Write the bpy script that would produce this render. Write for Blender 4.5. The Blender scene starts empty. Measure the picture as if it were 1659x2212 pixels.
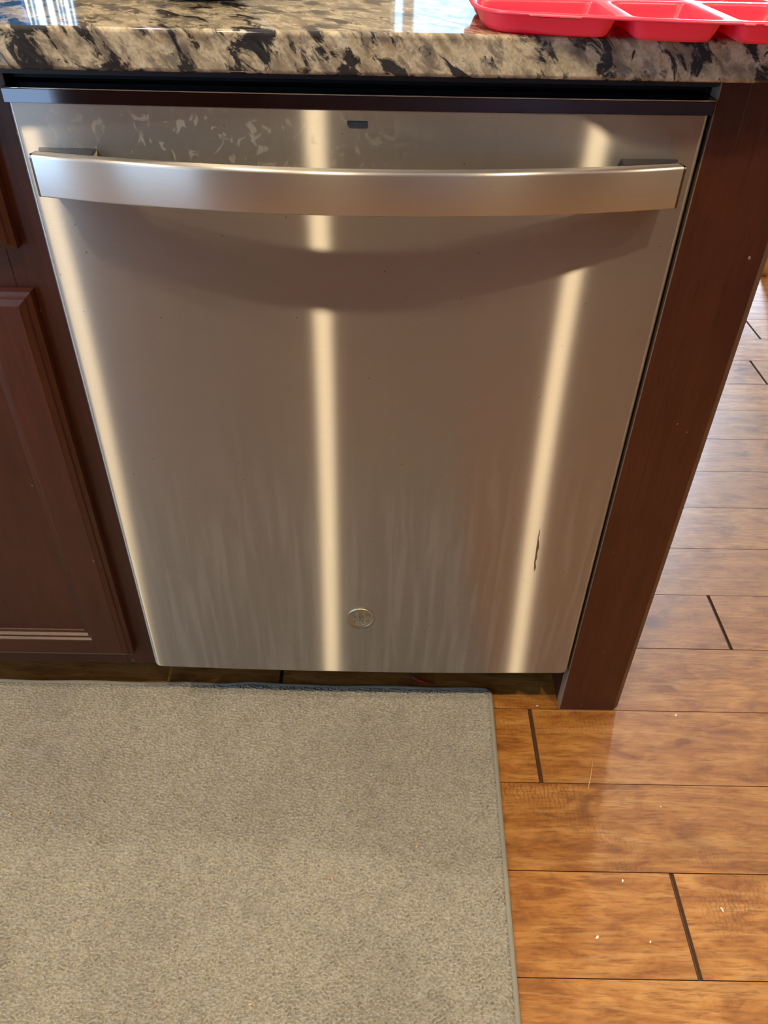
import bpy, bmesh, math, random
import numpy as np
from mathutils import Vector, Matrix, Euler
from mathutils.geometry import delaunay_2d_cdt

random.seed(7)
rng = np.random.default_rng(11)
scene = bpy.context.scene
C = scene.collection

# ------------------------------------------------------------------ camera
cam_d = bpy.data.cameras.new('camera')
cam = bpy.data.objects.new('camera', cam_d)
C.objects.link(cam)
cam.location = (0.0262, -0.7362, 1.0009)
cam.rotation_euler = (0.8825, -0.0156, 0.0093)
cam_d.sensor_fit = 'VERTICAL'
cam_d.sensor_height = 24.0
cam_d.lens = 24.0 * 1681.4 / 2212.0
cam_d.clip_start = 0.02
scene.camera = cam

# ------------------------------------------------------------------ view, world
scene.view_settings.view_transform = 'Standard'
scene.view_settings.look = 'None'
scene.view_settings.exposure = 0.0
scene.view_settings.gamma = 1.0
scene.view_settings.use_curve_mapping = False
cy = scene.cycles
cy.max_bounces = 5
cy.diffuse_bounces = 3
cy.glossy_bounces = 2
cy.transmission_bounces = 2
cy.transparent_max_bounces = 6
cy.use_adaptive_sampling = True
cy.adaptive_threshold = 0.06
cy.use_light_tree = False
cy.adaptive_min_samples = 16
cy.caustics_reflective = False
cy.caustics_refractive = False

world = bpy.data.worlds.new('world')
scene.world = world
world.use_nodes = True
wn = world.node_tree.nodes
wn['Background'].inputs['Color'].default_value = (0.62, 0.80, 1.0, 1)
wn['Background'].inputs['Strength'].default_value = 1.0

CEIL = 2.44
LAMPS = ((-2.00, -0.83), (-1.075, -0.55), (-0.200, -0.83), (0.705, -0.83), (1.60, -0.83), (-0.45, 0.33), (1.38, 2.80))  # row ends and the lamp beyond the peninsula are added fill
LAMP_POWER = 13.5
LAMP_COL = (1.0, 0.77, 0.47)


def area(name, loc, rot, sx, sy, power, col, spread=180):
    d = bpy.data.lights.new(name, 'AREA')
    d.shape = 'RECTANGLE'
    d.size = sx
    d.size_y = sy
    d.energy = power
    d.color = col
    d.spread = math.radians(spread)
    o = bpy.data.objects.new(name, d)
    o.location = loc
    o.rotation_euler = rot
    C.objects.link(o)
    return o


H = math.pi / 2
DAY = (0.48, 0.72, 1.0)
# room extents
RX0, RX1, RY0, RY1 = -2.6, 3.0, -2.6, 4.2
# daylight entering through the openings in the walls (see wall builder below)
area('daylight_left', (RX0 - 0.10, -1.60, 1.08), (0, -H, 0), 1.98, 1.46, 38, (0.38, 0.66, 1.0))
area('daylight_front', (-1.85, RY0 - 0.10, 1.08), (H, 0, 0), 0.88, 1.98, 8, DAY)
area('daylight_sidelight', (1.90, RY1 + 0.10, 1.12), (-H, 0, 0), 0.34, 1.92, 420, DAY)
area('daylight_back', (-1.83, RY1 + 0.10, 1.50), (-H, 0, 0), 0.30, 1.18, 3.5, DAY)
area('daylight_garden', (0.34, RY1 + 0.10, 1.12), (-H, 0, 0), 0.62, 1.92, 6, DAY)


# ------------------------------------------------------------------ helpers
def world_loc(o):
    v = Vector((0, 0, 0))
    while o is not None:
        v += o.location
        o = o.parent
    return v


def link(name, me, mat, parent=None):
    o = bpy.data.objects.new(name, me)
    if mat is not None and len(me.materials) == 0:
        me.materials.append(mat)
    C.objects.link(o)
    if parent is not None:
        o.parent = parent
    return o


def from_bm(name, bm, mat, parent=None, smooth=False):
    """bmesh in world coordinates -> object local to its parent"""
    off = world_loc(parent) if parent is not None else Vector((0, 0, 0))
    if off.length > 0:
        bmesh.ops.translate(bm, verts=bm.verts, vec=-off)
    me = bpy.data.meshes.new(name)
    bm.normal_update()
    if smooth:
        for f in bm.faces:
            f.smooth = True
    bm.to_mesh(me)
    bm.free()
    return link(name, me, mat, parent)


def add_box(bm, x0, x1, y0, y1, z0, z1, bev=0.0, seg=2):
    r = bmesh.ops.create_cube(bm, size=1.0)
    vs = r['verts']
    for v in vs:
        v.co = Vector((x0 + (v.co.x + .5) * (x1 - x0), y0 + (v.co.y + .5) * (y1 - y0), z0 + (v.co.z + .5) * (z1 - z0)))
    if bev > 0:
        es = list({e for v in vs for e in v.link_edges})
        bmesh.ops.bevel(bm, geom=es, offset=bev, segments=seg, profile=0.5, affect='EDGES')


def box(name, x0, x1, y0, y1, z0, z1, mat, parent=None, bev=0.0, seg=2):
    bm = bmesh.new()
    add_box(bm, x0, x1, y0, y1, z0, z1, bev, seg)
    o = from_bm(name, bm, mat, parent)
    if bev > 0 and seg > 1:
        o.data.set_sharp_from_angle(angle=math.radians(40))
        for p in o.data.polygons:
            p.use_smooth = max(abs(c) for c in p.normal) < 0.999
    return o


def prism(name, pts, y0, y1, mat, parent=None, axis='Y'):
    """polygon pts (a,b) extruded along an axis. axis Y: (x,z); X: (y,z); Z: (x,y)"""
    bm = bmesh.new()

    def P(a, b, t):
        if axis == 'Y':
            return (a, t, b)
        if axis == 'X':
            return (t, a, b)
        return (a, b, t)
    A = [bm.verts.new(P(a, b, y0)) for a, b in pts]
    B = [bm.verts.new(P(a, b, y1)) for a, b in pts]
    n = len(pts)
    bm.faces.new(A)
    bm.faces.new(B[::-1])
    for i in range(n):
        bm.faces.new((A[i], B[i], B[(i + 1) % n], A[(i + 1) % n]))
    bmesh.ops.recalc_face_normals(bm, faces=bm.faces)
    return from_bm(name, bm, mat, parent)


def lathe(bm, prof, c, n=40, axis='Z'):
    """prof: list of (r, h); revolve about an axis through c"""
    rings = []
    for r, h in prof:
        ring = []
        for i in range(n):
            a = 2 * math.pi * i / n
            u, v = r * math.cos(a), r * math.sin(a)
            if axis == 'Z':
                p = (c[0] + u, c[1] + v, c[2] + h)
            else:
                p = (c[0] + u, c[1] - h, c[2] + v)
            ring.append(bm.verts.new(p))
        rings.append(ring)
    for k in range(len(rings) - 1):
        for i in range(n):
            j = (i + 1) % n
            bm.faces.new((rings[k][i], rings[k][j], rings[k + 1][j], rings[k + 1][i]))
    bm.faces.new(rings[0][::-1])
    bm.faces.new(rings[-1])
    bmesh.ops.recalc_face_normals(bm, faces=bm.faces)


def tube(bm, pts, r, n=8):
    pts = [Vector(p) for p in pts]
    rad = r if isinstance(r, (list, tuple)) else [r] * len(pts)
    prev = None
    up = None
    for i, p in enumerate(pts):
        t = (pts[min(i + 1, len(pts) - 1)] - pts[max(i - 1, 0)]).normalized()
        if up is None:
            up = t.orthogonal().normalized()
        up = (up - t * up.dot(t)).normalized()
        s = t.cross(up)
        ring = [bm.verts.new(p + (up * math.cos(2 * math.pi * k / n) + s * math.sin(2 * math.pi * k / n)) * rad[i]) for k in range(n)]
        if prev:
            for k in range(n):
                bm.faces.new((prev[k], prev[(k + 1) % n], ring[(k + 1) % n], ring[k]))
        else:
            bm.faces.new(ring[::-1])
        prev = ring
    bm.faces.new(prev)


def empty(name, loc, label=None, cat=None, group=None):
    o = bpy.data.objects.new(name, None)
    o.empty_display_size = 0.05
    o.location = loc
    C.objects.link(o)
    tag(o, label, cat, group)
    return o


def tag(o, label=None, cat=None, group=None, kind=None):
    if label:
        o['label'] = label
    if cat:
        o['category'] = cat
    if group:
        o['group'] = group
    if kind:
        o['kind'] = kind
    return o


# ------------------------------------------------------------------ materials
class NT:
    def __init__(self, name):
        self.m = bpy.data.materials.new(name)
        self.m.use_nodes = True
        self.t = self.m.node_tree
        self.t.nodes.clear()
        self.out = self.n('ShaderNodeOutputMaterial')

    def n(self, kind, **kw):
        nd = self.t.nodes.new(kind)
        for k, v in kw.items():
            if k.startswith('in_'):
                continue
            setattr(nd, k, v)
        return nd

    def l(self, a, b):
        self.t.links.new(a, b)

    def setin(self, nd, **kw):
        for k, v in kw.items():
            key = k.replace('_', ' ')
            s = nd.inputs[key] if key in nd.inputs else nd.inputs[k]
            if isinstance(v, bpy.types.NodeSocket):
                self.l(v, s)
            else:
                s.default_value = v
        return nd

    def principled(self, **kw):
        b = self.n('ShaderNodeBsdfPrincipled')
        self.setin(b, **kw)
        self.l(b.outputs[0], self.out.inputs[0])
        return b

    def coords(self, scale=(1, 1, 1), rot=(0, 0, 0), kind='pos', rand=0.0):
        if kind == 'pos':
            src = self.n('ShaderNodeNewGeometry').outputs['Position']
        else:
            src = self.n('ShaderNodeTexCoord').outputs['Object']
        if rand:
            oi = self.n('ShaderNodeObjectInfo')
            mu = self.math('MULTIPLY', oi.outputs['Random'], rand)
            cb = self.n('ShaderNodeCombineXYZ')
            for i in range(3):
                self.l(mu, cb.inputs[i])
            va = self.n('ShaderNodeVectorMath', operation='ADD')
            self.l(src, va.inputs[0])
            self.l(cb.outputs[0], va.inputs[1])
            src = va.outputs[0]
        mp = self.n('ShaderNodeMapping')
        mp.vector_type = 'TEXTURE' if False else 'POINT'
        mp.inputs['Scale'].default_value = scale
        mp.inputs['Rotation'].default_value = rot
        self.l(src, mp.inputs[0])
        return mp.outputs[0]

    def noise(self, vec, scale=5, detail=4, rough=0.55, dist=0.0):
        nd = self.n('ShaderNodeTexNoise')
        self.setin(nd, Vector=vec, Scale=scale, Detail=detail, Roughness=rough, Distortion=dist)
        return nd.outputs[0]

    def ramp(self, fac, stops, interp='LINEAR'):
        r = self.n('ShaderNodeValToRGB')
        cr = r.color_ramp
        cr.interpolation = interp
        while len(cr.elements) > 1:
            cr.elements.remove(cr.elements[-1])
        for i, (p, c) in enumerate(stops):
            if isinstance(c, (int, float)):
                c = (c, c, c)
            e = cr.elements[0] if i == 0 else cr.elements.new(p)
            e.position = p
            e.color = (c[0], c[1], c[2], 1)
        self.l(fac, r.inputs[0])
        return r.outputs[0]

    def math(self, op, a, b=None, clamp=False):
        m = self.n('ShaderNodeMath', operation=op, use_clamp=clamp)
        for i, v in enumerate((a, b)):
            if v is None:
                continue
            if isinstance(v, bpy.types.NodeSocket):
                self.l(v, m.inputs[i])
            else:
                m.inputs[i].default_value = v
        return m.outputs[0]

    def mix(self, fac, a, b, mode='MIX'):
        m = self.n('ShaderNodeMix', data_type='RGBA', blend_type=mode)
        for s, v in ((m.inputs[0], fac), (m.inputs[6], a), (m.inputs[7], b)):
            if isinstance(v, bpy.types.NodeSocket):
                self.l(v, s)
            elif isinstance(v, (int, float)):
                s.default_value = v
            else:
                s.default_value = (v[0], v[1], v[2], 1)
        return m.outputs[2]

    def bump(self, h, strength=0.3, dist=0.002):
        b = self.n('ShaderNodeBump')
        self.setin(b, Strength=strength, Distance=dist, Height=h)
        return b.outputs[0]


def simple(name, col, rough=0.5, metal=0.0, **kw):
    t = NT(name)
    t.principled(Base_Color=(*col, 1), Roughness=rough, Metallic=metal, **kw)
    return t.m


def mat_steel(name, scratch=True, aniso=0.925, rough=0.295, col=(0.60, 0.585, 0.56), broad=0.45, core=0.45):
    """horizontally brushed stainless steel: narrow along the brushing, wide across it"""
    t = NT(name)
    tan = t.n('ShaderNodeTangent', direction_type='UV_MAP')
    tan.uv_map = 'UVMap'
    # fine brushing lines
    br = t.noise(t.coords((6, 1, 900)), 1.0, 2, 0.6)
    br2 = t.noise(t.coords((40, 1, 2600)), 1.0, 2, 0.6)
    brv = t.math('ADD', t.math('MULTIPLY', br, 0.5), t.math('MULTIPLY', br2, 0.5))
    colr = t.mix(t.ramp(brv, [(0.3, 0.0), (0.7, 1.0)]), [c * 0.965 for c in col], [min(1, c * 1.03) for c in col])
    g = t.n('ShaderNodeBsdfAnisotropic')
    g.distribution = 'GGX'
    rr = t.math('ADD', t.math('MULTIPLY', br, 0.012), rough - 0.006)
    t.setin(g, Color=colr, Roughness=rr, Anisotropy=aniso)
    t.l(tan.outputs[0], g.inputs['Tangent'])
    g2 = t.n('ShaderNodeBsdfAnisotropic')
    g2.distribution = 'GGX'
    t.setin(g2, Color=t.mix(1.0, colr, (0.53, 0.53, 0.54), 'MULTIPLY'), Roughness=0.52, Anisotropy=0.45)
    t.l(tan.outputs[0], g2.inputs['Tangent'])
    g3 = t.n('ShaderNodeBsdfAnisotropic')
    g3.distribution = 'GGX'
    t.setin(g3, Color=colr, Roughness=0.24, Anisotropy=0.66)
    t.l(tan.outputs[0], g3.inputs['Tangent'])
    mc = t.n('ShaderNodeMixShader')
    mc.inputs[0].default_value = core
    t.l(g.outputs[0], mc.inputs[1])
    t.l(g3.outputs[0], mc.inputs[2])
    mg = t.n('ShaderNodeMixShader')
    mg.inputs[0].default_value = broad
    t.l(mc.outputs[0], mg.inputs[1])
    t.l(g2.outputs[0], mg.inputs[2])
    sh = mg.outputs[0]
    # greasy film and dried runs of water: a faint diffuse veil with shapes of its own
    if scratch:
        n1 = t.noise(t.coords((90, 1, 5)), 1.0, 4, 0.6, 0.5)          # vertical drips
        geo = t.n('ShaderNodeNewGeometry')
        sep = t.n('ShaderNodeSeparateXYZ')
        t.l(geo.outputs['Position'], sep.inputs[0])
        low = t.ramp(sep.outputs['Z'], [(0.08, 1.0), (0.36, 0.75), (0.50, 0.15), (0.8, 0.1)])
        drip = t.math('MULTIPLY', t.ramp(n1, [(0.46, 0.0), (0.62, 1.0)]), low)
        n2 = t.noise(t.coords((95, 1, 75)), 1.0, 3, 0.5, 1.2)          # splashes near the top
        top = t.ramp(sep.outputs['Z'], [(0.77, 0.0), (0.80, 1.0), (0.83, 1.0), (0.845, 0.2)])
        side = t.ramp(t.math('ADD', t.math('MULTIPLY', sep.outputs['X'], 1.0), 0.5), [(0.2, 0.5), (0.33, 1.0), (0.45, 0.8), (0.55, 0.1)])
        spl = t.math('MULTIPLY', t.math('MULTIPLY', t.ramp(n2, [(0.575, 0.0), (0.62, 1.0)]), top), side)
        spk = t.ramp(t.noise(t.coords((260, 1, 260)), 1.0, 1, 0.4), [(0.765, 0.0), (0.80, 1.0)])
        veil = t.math('ADD', t.math('MULTIPLY', drip, 0.16), t.math('MULTIPLY', spl, 0.42))
        veil = t.math('ADD', veil, 0.045)
        d = t.n('ShaderNodeBsdfDiffuse')
        d.inputs[0].default_value = (0.50, 0.46, 0.40, 1)
        mx = t.n('ShaderNodeMixShader')
        t.l(veil, mx.inputs[0])
        t.l(sh, mx.inputs[1])
        t.l(d.outputs[0], mx.inputs[2])
        sh = mx.outputs[0]
        d2 = t.n('ShaderNodeBsdfDiffuse')
        d2.inputs[0].default_value = (0.10, 0.07, 0.05, 1)
        mx2 = t.n('ShaderNodeMixShader')
        t.l(t.math('MULTIPLY', spk, 0.8), mx2.inputs[0])
        t.l(sh, mx2.inputs[1])
        t.l(d2.outputs[0], mx2.inputs[2])
        sh = mx2.outputs[0]
    t.l(sh, t.out.inputs[0])
    return t.m


def mat_granite():
    t = NT('granite')
    rot = (0.35, math.radians(-47), 0.5)
    v = t.coords((1, 1, 1), rot)
    vs = t.n('ShaderNodeMapping')
    vs.inputs['Scale'].default_value = (19, 50, 76)
    t.l(v, vs.inputs[0])
    S = vs.outputs[0]
    n_base = t.noise(S, 0.8, 5, 0.6, 0.6)
    n_gold = t.noise(S, 1.9, 4, 0.6, 0.4)
    n_dark = t.noise(S, 0.75, 6, 0.68, 0.5)
    n_grey = t.noise(S, 1.3, 5, 0.62, 0.5)
    n_dark2 = t.noise(t.coords((70, 70, 70)), 1.0, 4, 0.6, 0.6)
    n_fine = t.noise(t.coords((420, 420, 420)), 1.0, 2, 0.5)
    base = t.ramp(n_base, [(0.30, (0.17, 0.145, 0.115)), (0.43, (0.37, 0.315, 0.225)), (0.53, (0.58, 0.50, 0.355)), (0.68, (0.68, 0.62, 0.49))])
    gold = t.mix(t.ramp(n_gold, [(0.52, 0.0), (0.68, 0.40)]), base, (0.50, 0.37, 0.17))
    gold = t.mix(t.ramp(n_grey, [(0.48, 0.0), (0.62, 0.8)]), gold, (0.13, 0.115, 0.105))
    gold = t.mix(t.ramp(n_fine, [(0.35, 0.35), (0.6, 0.0)]), gold, (0.20, 0.16, 0.13))
    dk = t.math('ADD', t.ramp(n_dark, [(0.515, 0.0), (0.575, 0.95)]), t.ramp(n_dark2, [(0.66, 0.0), (0.70, 1.0)]), True)
    col = t.mix(dk, gold, (0.015, 0.018, 0.026))
    b = t.principled(Base_Color=col, Roughness=0.07, IOR=1.55)
    return t.m


def mat_cabinet(name='cherry_wood', along='Z', tint=1.0):
    t = NT(name)
    sc = {'Z': (60, 60, 4), 'X': (4, 60, 60), 'Y': (60, 4, 60)}[along]
    n1 = t.noise(t.coords(sc, rand=13.0), 1.0, 5, 0.6, 0.6)
    n2 = t.noise(t.coords(tuple(s * 7 for s in sc), rand=7.0), 1.0, 3, 0.6)
    n3 = t.noise(t.coords((9, 9, 5), rand=5.0), 1.0, 3, 0.5)
    c = t.ramp(n1, [(0.3, (0.040 * tint, 0.0105 * tint, 0.0065 * tint)), (0.7, (0.068 * tint, 0.018 * tint, 0.0105 * tint))])
    c = t.mix(t.ramp(n3, [(0.35, 0.0), (0.7, 0.35)]), c, (0.11 * tint, 0.032 * tint, 0.016 * tint))
    c = t.mix(t.ramp(n2, [(0.30, 0.5), (0.45, 0.0)]), c, (0.03, 0.008, 0.006))
    sp = t.ramp(t.noise(t.coords((140, 140, 90)), 1.0, 1, 0.4), [(0.81, 0.0), (0.825, 1.0)])
    c = t.mix(t.math('MULTIPLY', sp, 0.55), c, (0.45, 0.35, 0.28))
    t.principled(Base_Color=c, Roughness=0.33, IOR=1.5, Normal=t.bump(n2, 0.12, 0.0008))
    return t.m


def mat_plank(name='plank_wood'):
    t = NT(name)
    R = 31.0
    # gentle warp so that the figure makes cathedral arches
    w = t.noise(t.coords((2.2, 7, 7), rand=R), 1.0, 3, 0.55)
    wave = t.n('ShaderNodeTexWave', wave_type='RINGS', rings_direction='SPHERICAL', wave_profile='SIN')
    t.setin(wave, Vector=t.coords((0.9, 6, 2), rand=R), Scale=1.6, Distortion=9.0, Detail=2.0, Detail_Scale=1.6)
    fine = t.noise(t.coords((34, 330, 330), rand=R), 1.0, 3, 0.65, 0.3)
    mott = t.noise(t.coords((16, 42, 42), rand=R), 1.0, 5, 0.68, 0.6)
    big = t.noise(t.coords((3.0, 7, 7), rand=R), 1.0, 3, 0.5)
    c = t.ramp(mott, [(0.30, (0.22, 0.072, 0.011)), (0.47, (0.40, 0.158, 0.029)), (0.68, (0.56, 0.262, 0.062))])
    c = t.mix(t.ramp(wave.outputs[1], [(0.0, 0.30), (0.10, 0.0)]), c, (0.19, 0.066, 0.014))
    c = t.mix(t.ramp(wave.outputs[1], [(0.90, 0.0), (1.0, 0.40)]), c, (0.60, 0.32, 0.10))
    c = t.mix(t.ramp(fine, [(0.32, 0.65), (0.50, 0.0)]), c, (0.17, 0.055, 0.010))
    # dark mineral clouds and knots
    kn = t.noise(t.coords((4.2, 9, 9), rand=R * 1.7), 1.0, 3, 0.6, 1.8)
    c = t.mix(t.ramp(kn, [(0.60, 0.0), (0.74, 0.70)]), c, (0.085, 0.032, 0.012))
    # scraper chatter: short cross-grain ripples in patches
    ch = t.n('ShaderNodeTexWave', wave_type='BANDS', bands_direction='X', wave_profile='SIN')
    t.setin(ch, Vector=t.coords((1, 1, 1), rand=R), Scale=52.0, Distortion=7.0, Detail=2.0, Detail_Scale=2.5)
    patch = t.ramp(t.noise(t.coords((3.2, 8, 8), rand=R * 2.3), 1.0, 2, 0.5), [(0.60, 0.0), (0.69, 1.0)])
    chat = t.math('MULTIPLY', ch.outputs[1], patch)
    c = t.mix(t.math('MULTIPLY', t.ramp(ch.outputs[1], [(0.0, 1.0), (0.35, 0.0)]), t.math('MULTIPLY', patch, 0.55)), c, (0.11, 0.04, 0.012))
    oi = t.n('ShaderNodeObjectInfo')
    c = t.mix(t.ramp(oi.outputs['Random'], [(0.0, 0.0), (1.0, 0.32)]), c, (0.21, 0.078, 0.018))
    hgt = t.math('ADD', t.math('MULTIPLY', fine, 0.25), t.math('ADD', t.math('MULTIPLY', chat, 0.35), t.math('MULTIPLY', big, 1.2)))
    rg = t.ramp(mott, [(0.3, 0.36), (0.7, 0.46)])
    t.principled(Base_Color=c, Roughness=rg, IOR=1.5, Normal=t.bump(hgt, 0.35, 0.0016))
    return t.m


def mat_rug():
    t = NT('rug_loops')
    n1 = t.noise(t.coords((270, 360, 270)), 1.0, 2, 0.6, 0.4)
    n2 = t.noise(t.coords((5, 5, 5)), 1.0, 4, 0.6)
    n3 = t.noise(t.coords((26, 26, 26)), 1.0, 3, 0.6)
    c = t.ramp(n1, [(0.34, (0.26, 0.243, 0.208)), (0.62, (0.45, 0.424, 0.362))])
    c = t.mix(t.ramp(n2, [(0.42, 0.0), (0.68, 0.30)]), c, (0.17, 0.155, 0.14))
    c = t.mix(t.ramp(n3, [(0.60, 0.0), (0.75, 0.30)]), c, (0.13, 0.12, 0.11))
    t.principled(Base_Color=c, Roughness=0.9)
    return t.m


def mat_wall(name, col):
    t = NT(name)
    n = t.noise(t.coords((60, 60, 60)), 1.0, 3, 0.6)
    t.principled(Base_Color=(*col, 1), Roughness=0.85, Normal=t.bump(n, 0.15, 0.002))
    return t.m


def mat_pane():
    t = NT('window_glass')
    a = t.n('ShaderNodeBsdfTransparent')
    g = t.n('ShaderNodeBsdfGlossy')
    g.inputs['Roughness'].default_value = 0.02
    m = t.n('ShaderNodeMixShader')
    m.inputs[0].default_value = 0.06
    t.l(a.outputs[0], m.inputs[1])
    t.l(g.outputs[0], m.inputs[2])
    t.l(m.outputs[0], t.out.inputs[0])
    return t.m


M = {
    'steel': mat_steel('brushed_steel'),
    'bar_steel': mat_steel('brushed_handle_steel', scratch=False, aniso=0.60, rough=0.38, col=(0.66, 0.65, 0.635), broad=0.28, core=0.72),
    'chrome': simple('polished_chrome', (0.62, 0.61, 0.60), 0.08, 1.0),
    'dark_chrome': simple('dark_polished_metal', (0.20, 0.20, 0.215), 0.10, 1.0),
    'trim': simple('glossy_black_trim', (0.17, 0.18, 0.215), 0.06, 1.0),
    'black_plastic': simple('black_plastic', (0.008, 0.013, 0.020), 0.38),
    'tub': simple('dark_tub', (0.006, 0.010, 0.016), 0.6),
    'indicator': simple('smoked_lens', (0.035, 0.045, 0.06), 0.18),
    'badge': simple('badge_satin_metal', (0.50, 0.475, 0.42), 0.33, 1.0),
    'badge_dark': simple('badge_dark_metal', (0.26, 0.245, 0.21), 0.4, 1.0),
    'granite': mat_granite(),
    'cab': mat_cabinet(),
    'cabx': mat_cabinet('cherry_wood_rail', 'X'),
    'cab_edge': mat_cabinet('cherry_wood_moulding', 'X', 1.5),
    'raw_edge': simple('worn_panel_edge', (0.26, 0.19, 0.14), 0.6),
    'plank': mat_plank(),
    'groove': simple('dark_stained_bevel', (0.10, 0.044, 0.017), 0.5),
    'rug': mat_rug(),
    'binding': simple('rug_binding', (0.30, 0.285, 0.24), 0.85),
    'tray': None,
    'wall': mat_wall('wall_paint', (0.66, 0.57, 0.43)),
    'ceiling': mat_wall('ceiling_paint', (0.80, 0.77, 0.72)),
    'white_trim': simple('white_trim_paint', (0.78, 0.78, 0.77), 0.4),
    'pane': mat_pane(),
    'kick': simple('dark_kick', (0.012, 0.008, 0.007), 0.6),
    'crumb': simple('crumb', (0.75, 0.52, 0.20), 0.7),
    'crumb_white': simple('pale_crumb', (0.82, 0.76, 0.66), 0.7),
    'drip': simple('dried_drip', (0.16, 0.11, 0.065), 0.45),
    'red_plastic': simple('red_wire', (0.55, 0.02, 0.03), 0.4),
    'blue_glass': simple('blue_glaze', (0.01, 0.30, 0.85), 0.12),
    'dark_glaze': simple('dark_glaze', (0.010, 0.014, 0.025), 0.12),
    'oak': simple('light_oak', (0.50, 0.29, 0.10), 0.4),
}
tt = NT('red_tray_plastic')
tt.principled(Base_Color=(0.78, 0.048, 0.105, 1), Roughness=0.30, Subsurface_Weight=0.35, Subsurface_Radius=(0.01, 0.002, 0.002), Subsurface_Scale=0.6, IOR=1.48)
M['tray'] = tt.m
tb = NT('blue_translucent_plastic')
_d = tb.n('ShaderNodeBsdfPrincipled')
tb.setin(_d, Base_Color=(0.01, 0.36, 0.92, 1), Roughness=0.15)
_t = tb.n('ShaderNodeBsdfTranslucent')
_t.inputs[0].default_value = (0.03, 0.55, 1.0, 1)
_m = tb.n('ShaderNodeMixShader')
_m.inputs[0].default_value = 0.55
tb.l(_d.outputs[0], _m.inputs[1])
tb.l(_t.outputs[0], _m.inputs[2])
tb.l(_m.outputs[0], tb.out.inputs[0])
M['blue_glass'] = tb.m

# ================================================================== SETTING
# ---- floor: base slab and individual planks
floor = box('floor', RX0, RX1, RY0, RY1, -0.08, -0.0045, M['plank'])
tag(floor, 'warm brown hand-scraped hardwood floor of wide planks', kind='structure')
PW = 0.1272
S0 = 0.5147
joints = {4: 0.261, 6: 0.411, 2: 0.618, 3: -0.13, -7: 1.085, -5: 1.01, 7: -0.35, 5: -0.42, 8: 0.1}
PX0, PX1 = -1.45, 2.35


def plank_mesh(L):
    bm = bmesh.new()
    e, g, b = 0.0024, 0.0008, 0.0005
    x0, x1 = g, L - g
    y0, y1 = -PW + 0.0001, -0.0001
    top, mid, bot = 0.0, -0.003, -0.0045
    lo = [(x0, y0), (x1, y0), (x1, y1), (x0, y1)]
    up = [(x0 + e, y0 + b), (x1 - e, y0 + b), (x1 - e, y1 - b), (x0 + e, y1 - b)]
    A = [bm.verts.new((x, y, bot)) for x, y in lo]
    B = [bm.verts.new((x, y, mid)) for x, y in lo]
    D = [bm.verts.new((x, y, top)) for x, y in up]
    for i in range(4):
        j = (i + 1) % 4
        bm.faces.new((A[i], A[j], B[j], B[i]))
        bm.faces.new((B[i], B[j], D[j], D[i]))
    bm.faces.new(D)
    bm.faces.ensure_lookup_table()
    for f in bm.faces:
        f.material_index = 0 if len(f.verts) == 4 and all(abs(v.co.z - top) < 1e-6 for v in f.verts) else 1
    me = bpy.data.meshes.new('plank')
    bm.normal_update()
    bm.to_mesh(me)
    bm.free()
    me.materials.append(M['plank'])
    me.materials.append(M['groove'])
    return me


box('underlay', PX0, PX1, S0 - PW * 13, S0 + PW * 13, -0.0045, -0.0036, M['groove'], floor)
for j in range(-13, 13):
    ytop = S0 - PW * j
    if j in joints:
        jx = joints[j]
    else:
        jx = random.uniform(-0.28, 0.05) if ytop > -0.3 else random.uniform(-0.9, 0.1)
    xs = [jx]
    while xs[-1] < PX1:
        step = random.uniform(1.3, 1.6) if ytop > -0.6 else random.uniform(0.85, 1.3)
        xs.append(xs[-1] + step)
    xs[-1] = PX1
    while xs[0] > PX0:
        xs.insert(0, xs[0] - random.uniform(0.6, 1.1))
    xs[0] = PX0
    for a, b in zip(xs[:-1], xs[1:]):
        if b - a < 0.02:
            continue
        o = bpy.data.objects.new('plank', plank_mesh(b - a))
        C.objects.link(o)
        o.parent = floor
        o.location = (a, ytop, random.uniform(-0.0003, 0.0))

# ---- ceiling and walls with window openings
ceiling = box('ceiling', RX0, RX1, RY0, RY1, CEIL, CEIL + 0.08, M['ceiling'])
tag(ceiling, 'plain off-white ceiling', kind='structure')


def wall_with_holes(name, axis, c0, c1, a0, a1, holes, label, mat='wall'):
    """axis 'X': wall runs along x, thickness c0..c1 in y. holes: list of (a0,a1,z0,z1)"""
    bm = bmesh.new()
    aa = sorted({a0, a1, *[h[0] for h in holes], *[h[1] for h in holes]})
    zz = sorted({0.0, CEIL, *[h[2] for h in holes], *[h[3] for h in holes]})
    for i in range(len(aa) - 1):
        for k in range(len(zz) - 1):
            am, zm = (aa[i] + aa[i + 1]) / 2, (zz[k] + zz[k + 1]) / 2
            if any(h[0] < am < h[1] and h[2] < zm < h[3] for h in holes):
                continue
            if axis == 'X':
                add_box(bm, aa[i], aa[i + 1], c0, c1, zz[k], zz[k + 1])
            else:
                add_box(bm, c0, c1, aa[i], aa[i + 1], zz[k], zz[k + 1])
    o = from_bm(name, bm, M[mat])
    tag(o, label, kind='structure')
    return o


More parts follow.
